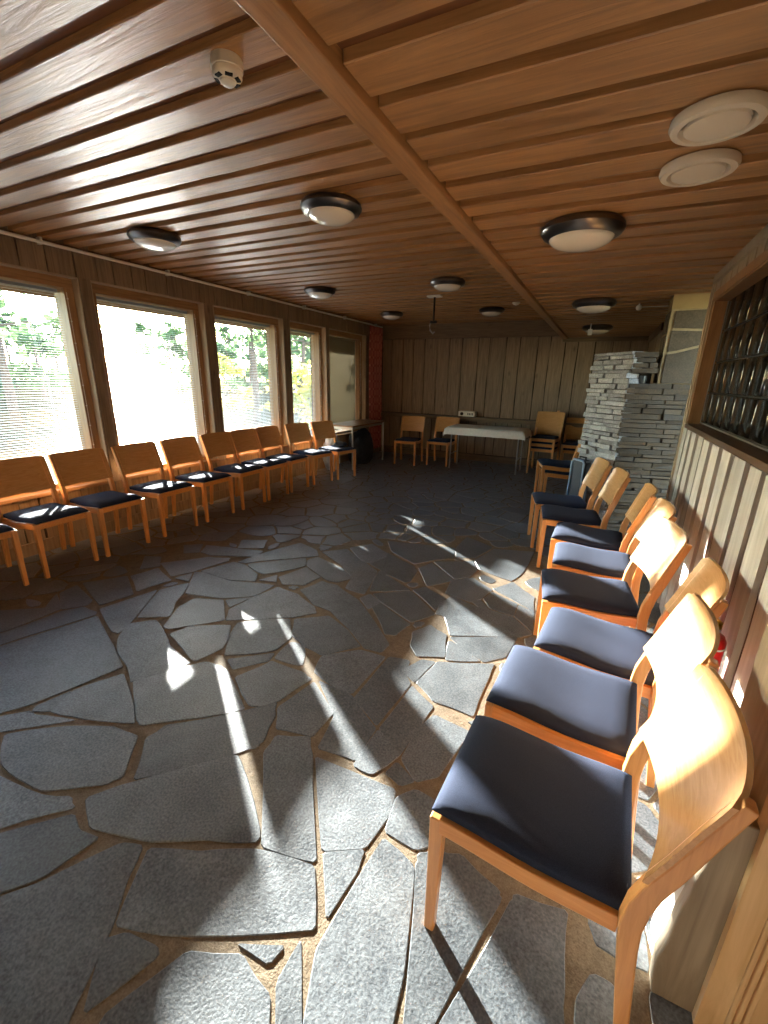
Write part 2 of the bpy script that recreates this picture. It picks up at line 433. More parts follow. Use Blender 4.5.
for p in traced:
    cx, cy = sum(a for a, b in p)/len(p), sum(b for a, b in p)/len(p)
    for i in range(len(p)):
        (x0, y0), (x1, y1) = p[i], p[(i+1) % len(p)]; n = max(1, int(math.hypot(x1-x0, y1-y0)/.045))
        for k in range(n):
            x, y = x0+(x1-x0)*k/n, y0+(y1-y0)*k/n; l = max(.05, math.hypot(cx-x, cy-y)); occ.append((x+(cx-x)*.025/l, y+(cy-y)*.025/l))
seeds = []; tries = 0
while tries < 14000:
    tries += 1
    x, y = frnd.uniform(FX0, FX1), frnd.uniform(FY0, FY1); r = frnd.choice((.08, .12, .16, .2, .24)) + .03*(tries > 5000)*-1
    if any(abs(x-a) < .1 and abs(y-b) < .1 for a, b in occ) and min(math.hypot(x-a, y-b) for a, b in occ) < .055: continue
    if any(inside(p, x, y) for p in traced): continue
    if all(math.hypot(x-s[0], y-s[1]) > r+s[2] for s in seeds): seeds.append((x, y, max(.05, r)))
pts_all = [(x, y) for x, y, r in seeds]+occ
cells = []
for i, (x, y, r) in enumerate(seeds):
    poly = [(FX0,FY0),(FX1,FY0),(FX1,FY1),(FX0,FY1)]
    nb = sorted((math.hypot(x-a, y-b), a, b) for j, (a, b) in enumerate(pts_all) if j != i and abs(x-a) < 1.3 and abs(y-b) < 1.3)
    for d, x2, y2 in nb[:90]:
        poly = clip(poly, 2*(x2-x), 2*(y2-y), x2*x2+y2*y2-x*x-y*y)
        if len(poly) < 3: break
    if len(poly) >= 3: cells.append(poly)

def area(p): return .5*sum(p[i][0]*p[(i+1) % len(p)][1]-p[(i+1) % len(p)][0]*p[i][1] for i in range(len(p)))
def inset(p, d):
    q = p
    for i in range(len(p)):
        (x0, y0), (x1, y1) = p[i], p[(i+1) % len(p)]
        l = math.hypot(x1-x0, y1-y0)
        if l < 1e-4: continue
        nx, ny = (y1-y0)/l, -(x1-x0)/l
        q = clip(q, nx, ny, nx*x0+ny*y0-d)
        if len(q) < 3: return []
    return q
def rough_outline(p, amp, k):
    out = []
    for i in range(len(p)):
        (x0, y0), (x1, y1) = p[i], p[(i+1) % len(p)]; l = math.hypot(x1-x0, y1-y0)
        if l < .02: out.append((x0, y0)); continue
        nx, ny = (y1-y0)/l, -(x1-x0)/l; c = min(.010, l*.2)
        ts = [c/l] + [t for t in ((.36, .68) if l > .16 else (.5,))] + [1-c/l]
        for t in ts:
            a = noise.noise(Vector((x0+t*(x1-x0), y0+t*(y1-y0), k)))*amp*2 if c/l < t < 1-c/l else 0
            out.append((x0+t*(x1-x0)+nx*a, y0+t*(y1-y0)+ny*a))
    return out

fl = MB().box(FX0-.1, FX1+.1, FY0-.1, FY1+.1, -.12, -.002).build('floor', M_MORTAR, kind='structure')
tag(fl, 'dark slate crazy paving floor with brown mortar joints')
stones = []
for k, p in enumerate(cells+traced):
    tr = k >= len(cells)
    if area(p) < (.0008 if tr else .003): continue
    q = p if tr else inset(p, frnd.uniform(.006, .011))
    if len(q) < 3 or area(q) < (.0008 if tr else .003): continue
    q = rough_outline(q, (.006 if area(q) > .02 else .001) if tr else .012, k*3.1)
    c = (sum(a for a, b in q)/len(q), sum(b for a, b in q)/len(q))
    h = frnd.uniform(.0, .0015); tx, ty = frnd.uniform(-.002, .002), frnd.uniform(-.002, .002)
    loc = [(a-c[0], b-c[1]) for a, b in q]; n = len(loc)
    v = [(a, b, -.03) for a, b in loc] + [(a, b, h-.003) for a, b in loc] + [(a*(1-.003/max(.05, math.hypot(a, b))), b*(1-.003/max(.05, math.hypot(a, b))), h+a*tx+b*ty) for a, b in loc]
    f = [(i, (i+1) % n, n+(i+1) % n, n+i) for i in range(n)] + [(n+i, n+(i+1) % n, 2*n+(i+1) % n, 2*n+i) for i in range(n)] + [tuple(range(2*n, 3*n))]
    stones.append((c, v, f))
vis = [s for s in stones if s[0][1] > .35 and s[0][0] < .75 and not (s[0][1] > 4.9 and s[0][0] > .1)]
vis.sort(key=lambda s: s[0][0]**2+s[0][1]**2); near = vis[:296]; ids = {id(s) for s in near}
for c, v, f in near:
    mb = MB(); mb.v, mb.f = v, f
    link('flagstone', mb.mesh('flagstone', M_STONE), fl, (c[0], c[1], 0))
mb = MB()
for s in stones:
    if id(s) not in ids: mb.add([(a+s[0][0], b+s[0][1], z) for a, b, z in s[1]], s[2])
link('flagstone_paving', mb.mesh('flagstone_paving', M_STONE), fl, kind='stuff')

# ================================================================== CEILING
cl = MB().box(XL-.05, BX1, YN, YB, HL+.03, HL+.15).build('ceiling', M_RECESS, kind='structure')
tag(cl, 'higher left ceiling of varnished pine boards with dark gaps')
cr = MB().box(BX1, 1.75, YN, YB, HR+.03, HR+.15).build('ceiling', M_RECESS, kind='structure')
tag(cr, 'lower right ceiling of orange varnished pine boards')
def board_run(parent, ya, yb, x0, x1, z, period, width, name='board', rr=rnd):
    cache = {}
    y = ya
    while y < yb-width:
        w = round(width+rr.choice((-.008, 0, .008)), 3); L_ = round(x1(y)-x0, 3); key = (w, L_)
        if key not in cache:
            cache[key] = MB().box(0, L_, 0, w, 0, .034).mesh('ceiling_board', M_CEIL, bevel=.003, seg=1)
        link(name, cache[key], parent, (x0, y, z))
        y += period+rr.choice((-.006, 0, .006))
board_run(cl, 1.34-.19*15, YB, XL, lambda y: BX0, HL, .19, .125)
board_run(cr, 1.10-.195*13, YB, BX1+.004, lambda y: (XR if .9 < y < 3.9 else 1.72), HR, .195, .14)
bm_ = MB().box(BX0, BX1, YN, YB, HR-.022, HL+.03).build('trim_1', M_BEAM, bevel=.004, kind='structure')
tag(bm_, 'pine beam running along the step between the two ceilings')

# ================================================================== LEFT WALL
WIN = [(-.12, 1.14), (1.27, 2.523), (2.624, 3.859), (3.995, 5.241), (5.383, 6.316), (6.403, 7.663)]
WZ0, WZ1 = .50, 2.268
mb = MB().box(-4.48, XL-.024, YN, YB, WZ1, HL+.14).box(-4.48, XL-.024, YN, YB, -.05, WZ0)
edges = [YN]+[v for w in WIN for v in w]+[YB]
for a, b in zip(edges[::2], edges[1::2]): mb.box(-4.48, XL-.024, a, b, WZ0, WZ1)
wl = mb.build('wall_left', M_GAP, kind='structure'); tag(wl, 'left window wall clad with upright brown boards')
def vboards(parent, y0, y1, z0, z1, x, th, wmin, wmax, mat, side=1, rr=rnd, gap=.011, name='board', wav=.004):
    """upright boards on a wall of constant x; side=+1 faces +x"""
    y = y0
    while y < y1-.01:
        w = rr.uniform(wmin, wmax)
        if y1-(y+w) < wmin*.6: w = y1-y
        t = th+rr.uniform(-.003, .003); n = max(1, int((z1-z0)/.25))
        zs = [z0+(z1-z0)*i/n for i in range(n+1)]
        l = [(y+gap/2+rr.uniform(-wav, wav), z) for z in zs]; r = [(y+w-gap/2+rr.uniform(-wav, wav), z) for z in zs]
        c = (y+w/2, (z0+z1)/2)
        pl = [(a-c[0], b-c[1]) for a, b in l[::-1]] + [(a-c[0], b-c[1]) for a, b in r]
        MB().prism(pl, 0, side*t, 'x').build(name, mat, parent).location = (x, c[0], c[1])
        y += w
vboards(wl, YN, YB-.02, WZ1+.0, HL+.03, XL-.024, .024, .13, .24, M_BOARD)
vboards(wl, YN, YB-.02, .11, WZ0-.02, XL-.024, .018, .13, .22, M_LOWER)
for a, b in zip(edges[::2], edges[1::2]):
    if b-a < .3: vboards(wl, a, b, WZ0-.02, WZ1, XL-.024, .026, .3, .3, M_BOARD, wav=.002)
    else: vboards(wl, a, b, WZ0-.02, WZ1, XL-.024, .024, .13, .24, M_BOARD)
MB().box(XL-.024, XL+.004, YN, YB-.02, 0, .11).build('baseboard_left', M_LOWER, bevel=.003, kind='structure')

def window(n, y0, y1):
    fx1, fx0 = -4.245, -4.40; fw_ = .085; fb_ = .05
    r = MB().box(fx0, fx1, y0, y1, WZ1-fw_, WZ1).build('window_%d' % n, M_FRAMEH, bevel=.003, kind='structure')
    tag(r, 'pine framed window, number %d along the left wall' % n)
    MB().box(fx0, fx1, y0, y1, WZ0, WZ0+fb_).build('bottom_rail', M_FRAMEH, r, bevel=.003)
    for a, b in ((y0, y0+fw_), (y1-fw_, y1)): MB().box(fx0, fx1, a, b, WZ0+fb_, WZ1-fw_).build('stile', M_FRAME, r, bevel=.003)
    for a, b in ((y0, y0+.008), (y1-.008, y1)): MB().box(fx1+.001, XL-.001, a, b, WZ0+.014, WZ1-.008).build('reveal_board', M_REVEAL, r)
    MB().box(fx1+.001, XL-.001, y0, y1, WZ1-.008, WZ1).build('reveal_board', M_REVEALH, r)
    MB().box(fx1-.002, XL+.012, y0-.004, y1+.004, WZ0-.02, WZ0+.012).build('window_sill', M_FRAMEH, r, bevel=.004)
    MB().box(fx0+.012, fx0+.018, y0+fw_-.01, y1-fw_+.01, WZ0+fb_-.01, WZ1-fw_+.01).build('pane', M_GLASS, r)
    h = MB().box(fx1, fx1+.012, (y0+y1)/2-.02, (y0+y1)/2+.02, WZ0+.018, WZ0+.038).box(fx1+.006, fx1+.016, (y0+y1)/2-.01, (y0+y1)/2+.07, WZ0+.023, WZ0+.033)
    h.build('handle', M_NICKEL, r)
    return r
def blind(k, y0, y1, tilt, mat, label):
    a, b = y0+.09, y1-.09; bx = -4.345; zt, zb = WZ1-.09, WZ0+.054
    o = thing('venetian_blind', label, 'blind', (bx, (a+b)/2, zb), group='venetian blinds in the windows')
    hw = (b-a)/2
    MB().box(-.014, .014, -hw, hw, zt-zb-.028, zt-zb-.002).build('headrail', mat, o, bevel=.002, seg=1)
    MB().box(-.012, .012, -hw, hw, .0, .012).build('bottom_rail', mat, o, bevel=.002, seg=1)
    mb = MB(); z = .03; c, s = math.cos(tilt)*.0125, math.sin(tilt)*.0125
    while z < zt-zb-.035:
        # gently curved slat: three strips
        pts = [(-c, -s), (-c*.4+s*.12, -s*.4+.0016), (c*.4+s*.12, s*.4+.0016), (c, s)]
        vs_ = [(x, yy, z+dz) for x, dz in pts for yy in (-hw, hw)]
        mb.add(vs_, [(0,1,3,2),(2,3,5,4),(4,5,7,6)]); z += .0205
    link('slats', mb.mesh('slats', mat, True, fix=False), o, kind='stuff')
    mb = MB()
    for t in (-.62, .62): mb.box(-.0135, -.0125, t*hw-.0012, t*hw+.0012, .01, zt-zb-.01).box(.0125, .0135, t*hw-.0012, t*hw+.0012, .01, zt-zb-.01)
    mb.build('ladder_cord', mat, o)
    mb = MB().tube([(.105, hw+.02, zt-zb-.03), (.107, hw+.022, (zt-zb)*.5), (.105, hw+.02, .1)], .0022, 6)
    for i in range(9): mb.lathe([(.0, -.008), (.006, -.004), (.0065, .002), (.003, .007), (0, .008)], (.106, hw+.021, .12+(zt-zb-.2)*i/8), 8)
    mb.build('pull_cord', M_WHITE, o)
ORD = ['the window behind the left edge of the picture', 'the leftmost window in view', 'the second window from the left, catching the sun', 'the middle window above the joined chairs', 'the narrow fourth window']
for k, (y0, y1) in enumerate(WIN):
    window(k+1, y0, y1)
    if k < 5: blind(k, y0, y1, R(-1), M_SLAT, 'white venetian blind with open slats in '+ORD[k])
    else: blind(k, y0, y1, R(-72), M_SLATC, 'closed cream venetian blind in the window beside the red curtain')

pl_ = MB().tube([(XL+.045, YN+.02, HL-.035), (XL+.045, 8.25, HL-.035)], .013, 10)
p_ = pl_.build('curtain_rail', M_WHITE, smooth=40, label='long white rail under the ceiling along the window wall', cat='rail')
for i in range(9): MB().box(XL, XL+.05, -1.2+i*1.15, -1.18+i*1.15, HL-.05, HL).build('bracket', M_WHITE, p_)

def socket(y, z, label):
    o = thing('wall_socket', label, 'socket', (XL-.006, y, z), group='sockets under the windows')
    MB().box(0, .018, -.075, .075, -.04, .04).build('plate', M_SOCKET, o, bevel=.004)
    for s in (-1, 1):
        f = MB().lathe([(.026, .0), (.026, .005), (.02, .005), (.018, -.004), (0, -.004)], (.018, s*.036, 0), 20, 'x').build('socket_face', M_SOCKET, o, smooth=40)
        MB().box(.0135, .0145, s*.036-.008, s*.036-.004, -.003, .003).box(.0135, .0145, s*.036+.004, s*.036+.008, -.003, .003).build('pin_hole', M_BLACK, f)
socket(1.44, .30, 'white double socket low on the wall, nearer to the left edge')
socket(2.02, .30, 'white double socket low on the wall behind the second full chair')

# curtain
def curtain():
    o = thing('curtain', 'red plaid curtain hanging in the far left corner', 'curtain', (XL+.07, 7.94, 0))
    mb = MB(); nu, nv = 48, 10; vs_ = []
    for j in range(nv+1):
        z = .12+(2.44-.12)*j/nv
        for i in range(nu+1):
            u = i/nu; y = -.27+.54*u; x = .035*math.sin(u*math.pi*2*5+.3*math.sin(j*.7))*(1-.25*j/nv)
            vs_.append((x, y, z))
    n = len(vs_)
    vs_ += [(x+.006, y, z) for x, y, z in vs_]
    fs = []
    for j in range(nv):
        for i in range(nu):
            a = j*(nu+1)+i; fs += [(a, a+1, a+nu+2, a+nu+1), (n+a, n+a+nu+1, n+a+nu+2, n+a+1)]
    mb.add(vs_, fs); me = mb.mesh('cloth', M_PLAID, True, fix=False)
    uv = me.uv_layers.new(name='UVMap')
    for l in me.loops:
        k = l.vertex_index % n; uv.data[l.index].uv = ((k % (nu+1))/nu, (k//(nu+1))/nv)
    link('cloth', me, o)
    for i in range(6): MB().lathe([(.012, -.002), (.018, -.002), (.018, .002), (.012, .002), (.012, -.002)], (0, -.25+i*.1, 2.452), 12).build('ring', M_WHITE, o)
curtain()

# ================================================================== BACK WALL
wb = MB().box(XL-.3, 1.8, YB+.022, YB+.2, -.05, HL+.15).build('wall_back', M_GAP, kind='structure')
tag(wb, 'far wall of wide upright brown boards with a ledge')
def xboards(parent, x0, x1, z0, z1, y, th, wmin, wmax, mat, rr=rnd, gap=.014, wav=.006, widths=None):
    x = x0
    cuts = widths or []
    if not cuts:
        while x < x1-.01:
            w = rr.uniform(wmin, wmax)
            if x1-(x+w) < wmin*.6: w = x1-x
            cuts.append((x, x+w)); x += w
    for a, b in cuts:
        n = max(1, int((z1-z0)/.25)); zs = [z0+(z1-z0)*i/n for i in range(n+1)]; c = ((a+b)/2, (z0+z1)/2)
        l = [(a+gap/2+rr.uniform(-wav, wav)-c[0], z-c[1]) for z in zs]; r = [(b-gap/2+rr.uniform(-wav, wav)-c[0], z-c[1]) for z in zs]
        MB().prism(l[::-1]+r, 0, -(th+rr.uniform(-.003, .003)), 'y').build('board', mat, parent).location = (c[0], y, c[1])
xs = [-4.14, -3.93, -3.68, -3.46, -3.23, -2.97, -2.73, -2.48, -2.18, -1.98, -1.68, -1.44, -1.14, -.94, -.70, -.50, -.24, .02, .27, .52]
xboards(wb, 0, 0, .84, 2.24, YB+.022, .024, 0, 0, M_BOARD, widths=list(zip(xs[:-1], xs[1:])))
xboards(wb, XL, .52, .13, .76, YB+.022, .022, .14, .26, M_BOARD)
MB().box(XL, BX0, YB-.012, YB+.03, 2.245, HL+.03).build('board', M_BOARDX, wb, bevel=.003)
MB().box(BX0, .6, YB-.014, YB+.03, 2.15, 2.245).build('board', M_BOARDX, wb, bevel=.003)
lg = MB().box(XL+.02, .52, YB-.16, YB+.0, .80, .832).box(XL+.02, .52, YB-.14, YB+.0, .762, .80).build('trim_2', M_BOARDX, bevel=.003, kind='structure')
tag(lg, 'dark wooden ledge running along the far wall')
MB().box(XL+.02, .52, YB-.018, YB+.022, 0, .12).build('baseboard_back', M_BOARDX, bevel=.003, kind='structure')

# corner closet beyond the fireplace
wc = MB().box(.545, 1.8, 6.525, YB+.2, -.05, HR+.1).build('wall_closet', M_GAP, kind='structure'); tag(wc, 'boarded corner wall beyond the fireplace')
vboards(wc, 6.5, YB-.02, 0, 2.13, .545, .024, .15, .25, M_BOARD, -1)
xboards(wc, .521, 1.72, 0, 2.13, 6.525, .024, .15, .25, M_BOARD)
MB().box(.50, .53, 6.48, YB-.02, 2.12, HR-.002).build('trim_3', M_BOARDH, kind='structure'); MB().box(.50, 1.72, 6.48, 6.51, 2.12, HR-.002).build('trim_4', M_BOARDX, kind='structure')
wa = MB().box(1.72, 1.85, 3.9, 6.6, -.05, HR+.1).build('wall_alcove', M_BOARD, kind='structure')

# ================================================================== RIGHT WALL (live-edge dado, glass block window)
YE = 3.95
wr = MB().box(XR+.022, .84, 1.0, YE, -.05, 1.215).box(XR+.03, .84, 1.0, YE, 2.055, HR+.12).box(.80, .84, 1.0, YE, 1.2, 2.06).box(XR+.03, .84, 3.885, YE, 1.2, 2.06).build('wall_right', M_GAP, kind='structure')
tag(wr, 'right wall with live-edge boards under a glass block window')
def live_boards(parent, y0, y1, z0, z1, x, cuts):
    for a, b in cuts:
        n = 7; zs = [z0+(z1-z0)*i/n for i in range(n+1)]; c = ((a+b)/2, (z0+z1)/2)
        bw = rnd.uniform(.05, .075)
        l = [a+rnd.uniform(.0, .006) for _ in zs]; rr_ = [b-bw+rnd.uniform(-.008, .008) for _ in zs]
        t = .03+rnd.uniform(-.004, .006)
        o = MB().prism([(p-c[0], z-c[1]) for p, z in zip(l, zs)][::-1]+[(p-c[0], z-c[1]) for p, z in zip(rr_, zs)], 0, -t, 'x').build('board', M_DADO, parent)
        o.location = (x, c[0], c[1])
        mb = MB(); vs_ = []
        for p, z in zip(rr_, zs):
            vs_ += [(-t+.001, p-c[0]-.001, z-c[1]), (-t*.75, p-c[0]+bw*.55, z-c[1]), (-t*.25, p+bw*.95-c[0], z-c[1]), (0, p+bw-c[0], z-c[1])]
        fs = [(i*4+k, i*4+k+1, i*4+k+5, i*4+k+4) for i in range(n) for k in range(3)]
        mb.add(vs_, fs); link('bark_edge', mb.mesh('bark_edge', M_BARK, fix=False), o)
gy = [1.27, 1.52, 1.79, 2.02, 2.24, 2.50, 2.71, 2.93, 3.16, 3.36, 3.55, 3.74, 3.92]
live_boards(wr, 0, 0, .0, 1.2, XR+.022, list(zip(gy[:-1], gy[1:])))
MB().box(XR-.012, XR+.012, YE-.03, YE+.02, 0, HR-.01).build('corner_post', M_REVEAL, wr, bevel=.003)
MB().box(XR-.006, XR+.03, YE-.065, YE-.032, 0, HR-.01).build('corner_post', M_REVEAL, wr, bevel=.003)
# planks round the glass blocks
MB().box(XR-.008, .70, 1.0, 3.86, 1.2, 1.232).build('sill_board', wood('dark_sill', (92,68,48), (66,46,32), 'y', .4), wr, bevel=.003)
M_JAMB = wood('jamb_pine', (164,122,80), (130,92,58), 'z', .5, .8, .6, .05)
MB().box(XR+.004, .70, 3.85, 3.885, 1.232, 2.06).build('jamb_board', M_JAMB, wr)
MB().box(XR+.004, .70, 1.0, 3.85, 2.04, 2.075).build('head_board', M_JAMB, wr)
MB().box(XR-.004, XR+.03, 1.0, 3.93, 2.05, 2.10).build('head_rail', M_JAMB, wr)
MB().box(XR-.02, XR+.03, 1.0, YE-.03, HR-.05, HR-.002).build('trim_5', M_REVEAL, wr)
y = 1.0
while y < 3.86:
    w = rnd.uniform(.13, .2); e = min(y+w, 3.9)
    MB().box(XR+.0, XR+.03, y+.018, e, 2.10, HR-.05).build('board', M_REVEAL, wr); y = e
mb = MB().box(.652, .658, 1.05, 3.85, 1.240, 1.246); mb.box(.652, .658, 3.842, 3.848, 1.24, 2.04).build('edge_strip', M_STEEL, wr)
def block_mesh():
    mb = MB(); g = [-.0965, -.0955, -.093, -.089, .089, .093, .0955, .0965]; n = len(g); vs_ = []
    for a in g:
        for b in g:
            ea = 1-max(0, (abs(a)-.088)/.0085)**2; eb = 1-max(0, (abs(b)-.088)/.0085)**2
            vs_.append((-.010*math.sqrt(max(0, ea*eb)), a, b))
    fs = [(i*n+j, (i+1)*n+j, (i+1)*n+j+1, i*n+j+1) for i in range(n-1) for j in range(n-1)]
    mb.add(vs_, fs)
    return mb.mesh('glass_block', M_BLOCK, True)
bmsh = block_mesh()
MB().box(.668, .80, 1.05, 3.86, 1.232, 2.04).build('block_joint', M_BLOCKM, wr)
for i in range(13):
    for j in range(4):
        o = link('glass_block', bmsh, wr, (.668, 3.767-i*.2, 1.348+j*.2))
        o.rotation_euler = (rnd.uniform(-.004, .004), rnd.uniform(-.006, .006), rnd.uniform(-.008, .008))

# return beside the camera: live-edge board and pine casing
wt = MB().box(.44, 1.75, .966, 1.25, -.02, HR+.1).box(.372, .44, .985, 1.25, -.02, .585).build('wall_return', M_REVEAL, kind='structure'); tag(wt, 'short wall return at the near end of the right wall')
lb = [(.336,0), (.43,0), (.43,.62), (.375,.62), (.366,.55), (.36,.47), (.352,.42), (.35,.36), (.341,.28), (.337,.2), (.326,.12), (.33,.05)]
o = MB().prism(lb, .945, .985, 'y').build('live_edge_board', M_DADO, wt, bevel=.004)
o.data.materials[0] = wood('grey_brown_slab_board', (158,144,124), (126,112,94), 'z', .6, .8, .3, .05)
MB().box(.425, .475, .925, .966, 0, 2.1).build('trim_6', M_PINE, kind='structure')
d_ = MB().box(.475, 1.3, .93, .962, 0, 2.1).build('door_1', M_PINE, kind='structure'); tag(d_, 'clear pine casing and panel at the bottom right corner')
for q in (.476, .490, .504): MB().box(q, q+.01, .922, .935, 0, 2.1).build('moulding', M_PINE, d_, bevel=.003)
MB().box(.56, 1.2, .926, .935, .1, 1.0).build('door_panel', M_PINE, d_, bevel=.006)
# side of the return: pale boards with bark
MB().box(.35, .373, .986, 1.25, 0, .6).build('board', M_DADO, wt)
# walls behind the camera
MB().box(XL-.3, 1.8, YN-.15, YN, -.05, HL+.15).build('wall_front', M_BOARD, kind='structure')
MB().box(1.3, 1.45, YN, .965, -.05, HR+.1).build('wall_side', M_BOARD, kind='structure')

# ================================================================== FIREPLACE
def stacked(parent, P, d, length, z0, z1, rr, hmin=.026, hmax=.05, lmin=.09, lmax=.26, depth=.12, mat=None):
    """courses of flat stones along direction d from P; the face looks to the right of d rotated -90"""
    nrm = (d[1], -d[0]); z = z0
    while z < z1-.01:
        h = min(rr.uniform(hmin, hmax), z1-z)
        if z1-(z+h) < hmin*.6: h = z1-z
        s = 0
        s = rr.uniform(-.012, .012); end = length+rr.uniform(-.02, .012)
        while s < end-.01:
            l = rr.uniform(lmin, lmax)
            if end-(s+l) < lmin*.6: l = end-s
            pr = rr.uniform(-.016, .02); g = .004
            vs_ = []
            for zz in (z+g*rr.uniform(.3, 1), z+h-g*rr.uniform(.3, 1)):
                for ss, pp in ((s+g, pr+rr.uniform(-.005, .005)), (s+l-g, pr+rr.uniform(-.005, .005)), (s+l-g, -depth), (s+g, -depth)):
                    vs_.append((ss*d[0]+pp*nrm[0], ss*d[1]+pp*nrm[1], zz+rr.uniform(-.002, .002)))
            c = Vector((0,0,0))
            for v in vs_: c += Vector(v)/8
            mb = MB().add([tuple(Vector(v)-c) for v in vs_], [(3,2,1,0),(4,5,6,7),(0,1,5,4),(1,2,6,5),(2,3,7,6),(3,0,4,7)])
            mb.build('stone', mat or M_SLATE, parent).location = (P[0]+c.x, P[1]+c.y, c.z)
            s += l
        z += h
fp = thing('fireplace', 'grey stacked slate fireplace behind the right row of chairs', 'fireplace', (0,0,0))
P0 = (.185, 4.5); dB = (math.cos(R(14)), math.sin(R(14))); PLx = (-.145, 4.85)
la = math.hypot(P0[0]-PLx[0], P0[1]-PLx[1]); dA = ((P0[0]-PLx[0])/la, (P0[1]-PLx[1])/la)
frr = random.Random(5)
core = MB().prism([(P0[0]+.02, P0[1]+.06), (P0[0]+1.2*dB[0], P0[1]+1.2*dB[1]+.06), (1.5, 5.9), (.5, 5.9), (PLx[0]+.05, PLx[1]+.06)], 0, 1.47)
core.prism([(P0[0]+.04, P0[1]+.15), (.36, P0[1]+.2), (.36, 5.5), (.2, 5.5), (PLx[0]+.06, PLx[1]+.08)], 1.47, 1.74)
core.build('core', M_SLATEM, fp)
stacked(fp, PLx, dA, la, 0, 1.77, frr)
stacked(fp, (P0[0]-.004, P0[1]-.004), dB, .62, 0, 1.505, frr, lmin=.14, lmax=.36, mat=M_SLATE_SHADE)
stacked(fp, (P0[0]-.004, P0[1]+.012), dB, .205, 1.585, 1.765, frr, lmin=.1, lmax=.2, mat=M_SLATE_SHADE)
# pillar of large flagstones
pil = thing('stone_pillar', 'pillar of large mortared flagstones beside the glass block window', 'pillar', (0,0,0))
px0, px1, py0 = .40, .66, 4.60
MB().box(px0+.008, px1, py0+.008, py0+.35, 1.507, HR+.1).build('mortar', M_PLASTER, pil)
MB().box(px0+.004, px1+.002, py0, py0+.3, 2.10, HR+.1).build('cap_block', plain('tan_plaster', (150,130,92), .8, noise_amt=.12, noise_scale=8), pil, bevel=.004)
for poly in ([(px0+.03,1.51),(px1,1.51),(px1,1.80),(px0+.10,1.755),(px0+.03,1.745)], [(px0+.035,1.765),(px0+.10,1.775),(px1,1.82),(px1,1.925),(px0+.035,1.935)], [(px0+.04,1.955),(px1,1.945),(px1,2.09),(px0+.04,2.085)]):
    MB().prism(poly, py0-.006, py0+.05, 'y').build('stone', M_PILLAR, pil, bevel=.004)
for a, b in ((1.51, 1.72), (1.74, 1.9), (1.925, 2.09)):
    MB().box(px0-.004, px0+.03, py0+.025, py0+.3, a, b).build('stone', M_PILLAR, pil, bevel=.004)
# small vessel on the hearth ledge
o = MB().lathe([(0,0),(.03,0),(.036,.04),(.032,.075),(.026,.078),(.028,.04),(.0,.01)], (0,0,0), 20).build('candle_pot', plain('dark_pot', (52,58,62), .35), None, smooth=40, label='small dark pot on the ledge of the slate fireplace', cat='pot')
o.location = (.29, 4.58, 1.505); o.scale = (.8, .8, .8)

